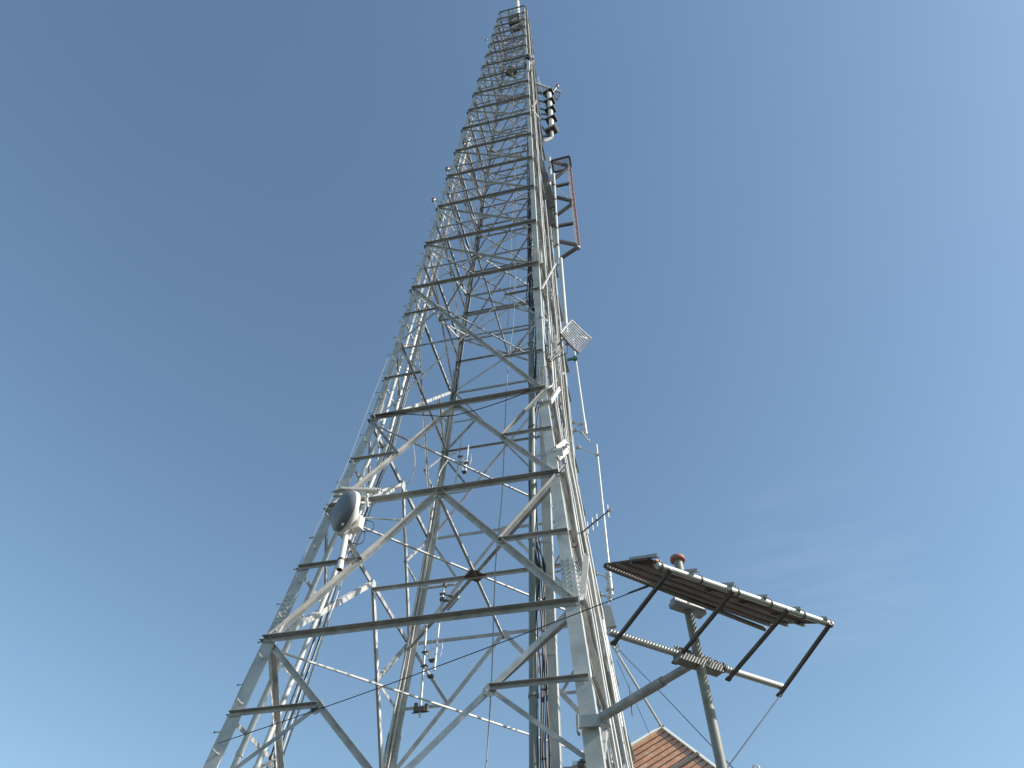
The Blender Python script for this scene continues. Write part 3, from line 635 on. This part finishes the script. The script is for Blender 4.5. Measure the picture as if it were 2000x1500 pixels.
# column antenna with square collars
o = thing('collar_antenna', 'white tube antenna with dark square collars hung out near the top right', 'antenna', aty(1077, 272, 0.3))
Y = 0.3; ca, cb_ = aty(1078.3, 255, Y), aty(1072, 180, Y)
mb = MB(); mb.tube(ca, cb_, .125, None, 20); mb.build('radome_tube', M['white'], o)
for x_, y_ in ((1071.5, 181), (1073.5, 198.5), (1075, 215), (1077, 233)):
    c = aty(x_, y_, Y); mb = MB(); Rz = Matrix.Rotation(-.25, 3, 'Z'); mb.box(c, .52, .36, .03, Rz)
    for sx in (-1, 1): mb.box(c + Rz @ V((sx*.252, 0, -.07)), .016, .36, .11, Rz)
    for sy in (-1, 1): mb.box(c + Rz @ V((0, sy*.17, -.07)), .488, .016, .11, Rz)
    mb.build('collar', M['dark_plate'], o)
mb = MB(); c = aty(1077.5, 254, Y); mb.box(c, .56, .42, .05, Rz); mb.build('bottom_flange', M['shield'], o)
mb = MB(); c = aty(1077.5, 256.5, Y); mb.box(c, .5, .36, .10, Rz); mb.build('bottom_plate', M['dark_plate'], o)
mb = MB(); mb.tube(aty(1077.5, 256, Y), aty(1078, 269, Y), .085, None, 14); mb.tube(aty(1078, 269, Y), aty(1062, 276, .2), .075, None, 14); mb.build('feed_elbow', M['steel'], o)
mb = MB()
for a, b in (((1050, 180), (1070, 186)), ((1054, 197), (1070, 202)), ((1055, 212), (1071, 217)), ((1057, 223), (1072, 224)), ((1058, 232), (1073, 235)), ((1060, 266), (1074, 266)), ((1059, 248), (1071, 266))): mb.bar(aty(*a, .3), aty(*b, Y), .07, .07)
mb.build('stand_off_arm', M['dark_steel'], o)
zs = aty(1075, 173, .3).z
q = [atz(1047, 163, zs), atz(1095, 180.5, zs), atz(1089, 195, zs), atz(1050, 181, zs)]
mb = MB(); mb.bar(q[0], q[1], .09, .09); mb.bar(q[2], q[3], .08, .08); mb.bar(q[1], q[2], .03, .03); mb.build('top_frame', M['steel'], o)
mb = MB()
for i in range(1, 9): mb.bar(q[0].lerp(q[3], i/9), q[1].lerp(q[2], i/9), .012, .012)
for i in range(1, 20): mb.bar(q[0].lerp(q[1], i/20), q[3].lerp(q[2], i/20), .012, .012)
mb.build('top_mesh', M['steel'], o)
mb = MB(); mb.tube(aty(1050, 150, .3), aty(1066, 207, .3), .035, None, 8); mb.build('stay', M['pipe_light'], o)

def obstruction(px, Y, lab, stalk, r=.09):
    c = aty(*px, Y); o = thing('obstruction_light', lab, 'lamp', aty(*stalk, Y))
    mb = MB(); mb.lathe(c, (0, 0, 1), [(-r, r*.7), (-r*.3, r), (r*.3, r), (r, r*.5), (r*1.2, r*.1)], 14); mb.build('lens', M['red_lamp'], o)
    mb = MB(); mb.tube(aty(*stalk, Y), c - V((0, 0, r)), .02, None, 8); mb.build('stalk', M['pipe_light'], o)
    mb = MB(); mb.lathe(c - V((0, 0, r*1.6)), (0, 0, 1), [(0, r*.6), (r*.7, r*.8)], 12); mb.build('lamp_base', M['beam'], o)
obstruction((847, 390), -1.9, 'dark red obstruction lamp on a stalk off the left edge, halfway up', (853, 405), .08)
obstruction((874, 330), -1.8, 'pale pink obstruction lamp touching the left edge, above the halfway lamp', (874, 345), .10)
obstruction((1072, 358), -.6, 'obstruction lamp before the dark olive plate beside the red and white antenna', (1066, 362), .10)
obstruction((1088.5, 168), .3, 'tiny obstruction lamp on a slanting rod above the collared antenna', (1080, 180), .10)
obstruction((950, 78), -1.2, 'topmost small dark lamp standing off the left edge of the tower', (952, 86), .08)

# tower top
o = thing('top_mast', 'white cylindrical mast antenna standing out of the tower top', 'antenna', aty(1012, 36, 0.0))
ca = aty(1012, 34, 0.0); cb_ = aty(1010, 4, 0.0)
mb = MB(); mb.tube(ca, cb_, .16, None, 18); mb.build('radome_tube', M['white'], o)
mb = MB(); mb.lathe(cb_, (0, 0, 1), [(0, .17), (.25, .17), (.4, .12)], 18); mb.build('top_ring', M['dark_steel'], o)
mb = MB(); mb.tube(ca + V((-.3, 0, 0)), cb_ + V((-.3, 0, -2)), .02, None, 6); mb.tube(cb_ + V((-.3, 0, -2)), cb_ + V((-.55, 0, -1.2)), .012, None, 6); mb.build('lightning_rod', M['dark_steel'], o)
mb = MB(); c = aty(1006, 46, 0.0); mb.box(c, .8, .9, .8); mb.build('base_box', M['dark_plate'], o)
for a, b in (((1000, 40), (1013, 33)), ((1000, 53), (1020, 44))): mb = MB(); mb.bar(aty(*a, -.4), aty(*b, -.4), .10, .14); mb.build('platform_beam', M['shield'], o)
for x_ in (994, 1015): mb = MB(); mb.bar(aty(x_ - 1, 22, 0), aty(x_ + 9, 78, 0), .08, .08, (0, 1, 0)); mb.build('platform_post', M['dark_steel'], o)
mb = MB(); c = aty(999, 140, 0.0); mb.box(c, 0.6, 0.6, .12, Matrix.Rotation(.6, 3, 'Z')); mb.box(c + V((0, 0, .1)), .5, .5, .08, Matrix.Rotation(.6, 3, 'Z')); mb.tube(c, c + V((0, 0, 1.2)), .04, None, 8); solo('hanging_platform', mb, M['dark_steel'], 'small dark square platform hanging inside the upper tower', 'platform')
o = thing('panel_cluster', 'cluster of small white and red panel antennas clamped to the upper right leg', 'antenna', aty(1034, 140, -1.4))
mb = MB(); mb.bar(aty(1032, 138, -1.5), aty(1032, 120, -1.5), .14, .12, (0, 1, 0)); mb.bar(aty(1038, 127, -1.4), aty(1036, 108, -1.4), .1, .1, (0, 1, 0)); mb.bar(aty(1041.5, 124, -1.3), aty(1040, 108, -1.3), .1, .1, (0, 1, 0)); mb.build('panel', M['white'], o)
mb = MB(); mb.bar(aty(1039.8, 126, -1.35), aty(1038, 108, -1.35), .10, .06, (0, 1, 0)); mb.build('red_panel', M['red'], o)
mb = MB()
for i in range(8): mb.box(aty(1029 + random.uniform(-1, 10), 110 + i*3.6, -1.35), .22, .2, .18, Matrix.Rotation(random.random(), 3, 'Z'))
mb.build('clamps', M['dark_steel'], o)
mb = MB(); mb.bar(aty(1036, 211, -1.5), aty(1046, 197, -.8), .14, .14); solo('stub_arm', mb, M['dark_steel'], 'short dark arm slanting up across the right face near the top', 'bracket')
mb = MB(); mb.bar(aty(1039, 214, -1.6), aty(1051, 228, -.8), .05, .05); mb.box(aty(1051, 232, -.8), .16, .12, .2); solo('stub_arm', mb, M['steel'], 'short white arm slanting down across the right face near the top', 'bracket')
mb = MB(); mb.bar(aty(1085, 515, -1.6), aty(1056, 568, -2.0), .045, .05); solo('stub_arm', mb, M['steel'], 'long pale arm slanting across the right face above the grid antenna', 'bracket')

# grey trunking cover beside the rear right leg, near the ice bridge
mb = MB(); a, b = aty(1184, 1187, 1.2), aty(1194, 1226, 1.2); mb.bar(a, b, .22, .12, (0, 1, 0)); solo('cover_panel', mb, M['leg'], 'grey curved cover panel just above the left end of the lower ice bridge pipe', 'panel')
mb = MB(); mb.bar(aty(1145, 1085, -2.4), aty(1138, 1170, -2.55), .10, .04, (0, 1, 0)); solo('cover_panel', mb, M['shield'], 'tall cream plate fixed over the feeders beside the riveted splice', 'panel')

# ------------------------------------------------------------------ the ice bridge on its post
PX, PY = 4.335, -4.45
o = thing('ice_bridge', 'pipe frame ice bridge with dark rusty grating on a round post', 'ice bridge', (PX, PY, 0))
pp = V((PX, PY, 0))
ztop = 7.72
mb = MB(); top = aty(1324, 1096, PY); base = aty(1410, 1500, PY); d_ = (top - base).normalized(); base = base - d_ * (base.z / d_.z)
mb.tube(base, top, .058, None, 18); post = mb.build('post', M['post'], o)
mb = MB(); mb.lathe(top, (0, 0, 1), [(-.01, .07), (.0, .10), (.05, .10), (.065, .085), (.07, .03)], 24); mb.build('cap', M['pink_cap'], post)
az = math.radians(48.2); P_ = V((math.sin(az), math.cos(az), 0)); CR = V((math.cos(az), -math.sin(az), 0))
LoA, LoB = atz(1188, 1234, 6.37), atz(1532, 1343, 6.37)
MiA, MiB = atz(1184, 1108, 7.09), atz(1494, 1229, 7.09)
UA, UB = atz(1283, 1104, 6.66), atz(1624, 1220, 6.66)
mb = MB(); mb.tube(LoA, LoB, .042, None, 16); lo_ = mb.build('lower_pipe', M['pipe_light'], o)
mb = MB(); mb.tube(UA, UB, .04, None, 16); mb.build('outer_pipe', M['pipe_light'], o)
mb = MB(); mb.tube(MiA, MiB, .030, None, 16); mb.build('inner_pipe', M['post'], o)
mb = MB(); mb.tube(LoA.lerp(LoB, .44), LoA.lerp(LoB, .64), .056, None, 16); sl = mb.build('sleeve', M['post'], lo_)
mb = MB()
for t in (.455, .495, .585, .625): c = LoA.lerp(LoB, t); mb.tube(c - P_*.012, c + P_*.012, .063, None, 16)
mb.build('u_bolts', M['dark_steel'], sl)
for t0, t1 in ((.058, .045), (.40, .375), (.715, .68), (.972, .98)):
    a, b = UA.lerp(UB, t0) + V((0, 0, -.05)), LoA.lerp(LoB, t1) + V((0, 0, -.055)); d_ = (b - a).normalized(); nn = P_.cross(d_).normalized()
    if nn.z > 0: nn = -nn
    mb = MB(); mb.bar(a - d_*.05, b + d_*.09, .040, .034, nn); mb.bar(b + d_*.05, b + d_*.10, .07, .02, nn); mb.build('cross_angle', M['dark_steel'], o)
wv = UA - MiA; wv = wv - P_ * wv.dot(P_)                    # slope vector of the grating
gl = (MiB - MiA).length
gn = P_.cross(wv).normalized(); gn = gn if gn.z > 0 else -gn
g0 = MiA + gn * .04 - wv * .04
nb = int(gl / .041); mb = MB()
for i in range(nb + 1):
    a = g0 + P_ * (i * gl / nb); mb.bar(a - wv*.03, a + wv*1.02, .008, .026, gn)
mb.build('grating_bars', M['rust_dark'], o)
mb = MB()
for t in [x/9 for x in range(10)]: a = g0 + wv*t + gn*.011; mb.bar(a, a + P_*gl, .007, .006, gn)
mb.build('grating_rods', M['rust_dark'], o)
mb = MB()
for t, w_ in ((.02, .05), (.36, .045), (.68, .045)): a = g0 + wv*t - gn*.03; mb.bar(a - P_*.02, a + P_*(gl + .02), w_, .03, gn)
mb.build('grating_bearer', M['dark_steel'], o)
for t in (.02, .235, .44, .63, .825, .985):
    a = MiA + P_*(gl*t) + gn*.062; mb = MB(); mb.angle(a + wv*.5, a + wv*1.13, gn, .05, .035, .006, 0, 1, 1); mb.build('tie_angle', M['beam'], o)
mb = MB()
for t in (.02, .235, .44, .63, .825, .985): c = UA.lerp(UB, t); mb.tube(c - P_*.008, c + P_*.008, .05, None, 14); mb.tube(c, c + V((0, 0, .08)) , .008, None, 6)
mb.build('u_bolts', M['dark_steel'], o)
mb = MB(); c = V((PX, PY, 6.30)) + CR*.0; mb.bar(c - P_*.30, c + P_*.33, .14, .09); c2 = V((PX, PY, 6.45)); mb.bar(c2 - P_*.24 - CR*.08, c2 + P_*.3 - CR*.08, .02, .12); mb.build('lower_clamp', M['post'], o)
mb = MB(); c = aty(1343, 1190, PY); mb.bar(c - P_*.24 , c + P_*.24, .14, .06); mb.bar(c - P_*.22 + V((0, 0, .07)), c + P_*.24 + V((0, 0, .07)), .10, .04); mb.build('upper_clamp', M['beam'], o)
mb = MB(); c = MiA.lerp(UA, .93) + gn*.03; mb.box(c + P_*.05, .07, .07, .07, Matrix.Rotation(-az, 3, 'Z')); mb.build('timber_block', M['timber'], o)
# brace arm from the leg
bl = leg('R', 6.35) + V((.0, -.06, 0)); be = aty(1352, 1297, PY)
mid = bl.lerp(be, .72)
mb = MB(); mb.tube(bl + (be - bl)*.06, mid, .062, None, 16); br = mb.build('brace_sleeve', M['beam'], o)
mb = MB(); mb.tube(mid, be, .05, None, 16); mb.build('brace_tube', M['beam'], o)
mb = MB(); mb.box(bl + V((-.10, -.01, -.01)), .34, .05, .16); mb.box(bl + V((.10, .03, 0)), .14, .12, .14); mb.box(bl + V((-.26, .0, -.04)), .03, .12, .24); mb.build('leg_clamp', M['leg'], o)
mb = MB(); c = bl.lerp(be, .38); mb.tube(c - V((0, 0, .2)), c + V((0, 0, .2)), .008, None, 6); mb.build('through_bolt', M['dark_steel'], o)

# second, rusty shield lower right
A = atz(1293, 1421, 9.7); right_dir = V((.63, -.30, -.72)).normalized()      # a steep panel hung by its upper corner
dv = V((-.77, -.34, -.54)); dv = (dv - right_dir*dv.dot(right_dir)).normalized()
n2 = right_dir.cross(dv).normalized(); n2 = n2 if n2.y > 0 else -n2
LW, LL = 1.9, 2.9
o = thing('rusty_shield', 'orange rusty mesh ice shield in a white edged frame at the bottom', 'ice shield', A)
mb = MB(); q = [A, A + right_dir*LL, A + right_dir*LL + dv*LW, A + dv*LW]
for i in range(4): mb.bar(q[i], q[(i+1) % 4], .06, .09, n2)
mb.build('frame', M['white'], o)
mb = MB()
for u in (1.14, 2.2): mb.bar(A + right_dir*u - n2*.03, A + right_dir*u + dv*LW - n2*.03, .09, .05, n2)
mb.build('cross_rail', M['dark_steel'], o)
mb = MB(); i = 0
while i*.028 < LL: a = A + right_dir*(i*.028) + n2*.02; mb.bar(a, a + dv*LW, .0175, .006, n2); i += 1
i = 0
while i*.09 < LW: a = A + dv*(i*.09) + n2*.026; mb.bar(a, a + right_dir*LL, .010, .006, n2); i += 1
mb.build('mesh_panel', M['rust'], o)
mb = MB(); i = 1
while i*.145 < LL: a = A + right_dir*(i*.145) - n2*.005; mb.bar(a, a + dv*LW, .012, .02, n2); i += 1
mb.build('bearing_bars', M['rust_dark'], o)
st = aty(1192, 1254, 2.3)
mb = MB(); mb.tube(A, st, .028, None, 10); mb.box(A, .12, .12, .08); mb.build('hanger_rod', M['pipe_light'], o)
for t in (.05, .6):
    c = A + right_dir*(LL*t) + dv*LW*.9; mb = MB(); mb.tube(c, leg('B', c.z + .1) + V((0, .02, 0)), .03, None, 10); mb.build('wall_arm', M['steel'], o)
line('stay_wire', [aty(1205, 1290, 2.0), aty(1270, 1436, 3.9)], .006, M['wire'], 'thin wire running beside the hanger rod of the rusty shield', 'wire', 1)
# wires
line('stay_wire', [aty(1202, 1247, 1.2), aty(1207, 1258, .9), aty(1215, 1276, .6), aty(1300, 1362, -.5), aty(1388, 1455, -2.2), aty(1400, 1467, -2.4), aty(1470, 1540, -3.4)], .007, M['wire'], 'thin stay wire slanting from the tower past the post to the lower right', 'wire', 1)
line('guy_wire', [LoB + V((-.035, -.01, -.06)), atz(1420, 1500, 5.2), atz(1320, 1640, 4.4)], .007, M['wire'], 'dark guy wire running down from the far corner of the ice bridge', 'wire', 1)
wa = leg('L', 6.55) + V((.1, -.04, 0)); wb = MiA + (MiB - MiA)*.25 + V((0, 0, -.03))
line('stay_wire', [wa, wa.lerp(wb, .35) - V((0, 0, .05)), wa.lerp(wb, .7) - V((0, 0, .04)), wb], .0065, M['wire'], 'dark wire rope stretched across the tower from left leg to ice bridge', 'wire', 4)
mb = MB(); d_ = (wa - wb).normalized(); mb.tube(wb, wb + d_*.28, .016, .012, 8); solo('wire_thimble', mb, M['dark_steel'], 'dark thimble where the long wire rope meets the ice bridge grating', 'fitting')
mb = MB(); c = aty(1207, 1268, .9); mb.path([c + V((.05*math.cos(a*.63), 0, .06*math.sin(a*.63))) for a in range(11)], .012, 6); mb.box(c + V((-.05, 0, .14)), .05, .05, .1); solo('wire_shackle', mb, M['steel'], 'small shackle ring on the stay wire beside the right leg', 'fitting')

# things just peeking in at the bottom edge
o = thing('boom_antenna', 'grey antenna with a stubby tube and comb of pins at the bottom', 'antenna', aty(1141, 1560, 1.9))
mb = MB(); mb.tube(aty(1141, 1562, 1.9), aty(1141, 1479, 1.9), .045, None, 12); mb.build('mast', M['pipe_light'], o)
mb = MB(); mb.tube(aty(1118, 1496, 1.9), aty(1166, 1494, 1.9), .025, None, 8); mb.tube(aty(1141, 1494, 1.85), aty(1170, 1496, 1.85), .04, None, 8); mb.build('boom', M['pipe_light'], o)
mb = MB()
for i in range(22):
    c = aty(1119 + i*2.1, 1495, 1.9)
    if abs(i - 10) > 2: mb.tube(c, c + V((0, 0, .09)), .005, None, 5)
mb.build('pins', M['dark_steel'], o)
mb = MB(); mb.box(aty(1141, 1487, 1.85), .16, .12, .05); mb.box(aty(1134, 1494, 1.85), .1, .12, .1); mb.build('clamps', M['dark_steel'], o)
dc = aty(1476, 1497, -1.0); R_ = 0.46
o = thing('drum_tank', 'white rounded tank top with a lifting eye at the bottom', 'tank', (dc.x, dc.y, 0))
mb = MB(); mb.lathe((dc.x, dc.y, 0), (0, 0, 1), [(0.0, R_), (dc.z - .34, R_), (dc.z - .28, R_*.96), (dc.z - .22, R_*.7), (dc.z - .19, R_*.38), (dc.z - .18, .04)], 48); mb.build('shell', M['white'], o)
mb = MB(); mb.tube((dc.x, dc.y, dc.z - .19), (dc.x, dc.y, dc.z - .06), .03, None, 10); mb.path([V((dc.x + .045*math.cos(a*.63), dc.y, dc.z - .03 + .045*math.sin(a*.63))) for a in range(11)], .016, 8); mb.build('lifting_eye', M['bolt'], o)

for ob in SC.objects:
    if 'org' in ob.keys(): del ob['org']
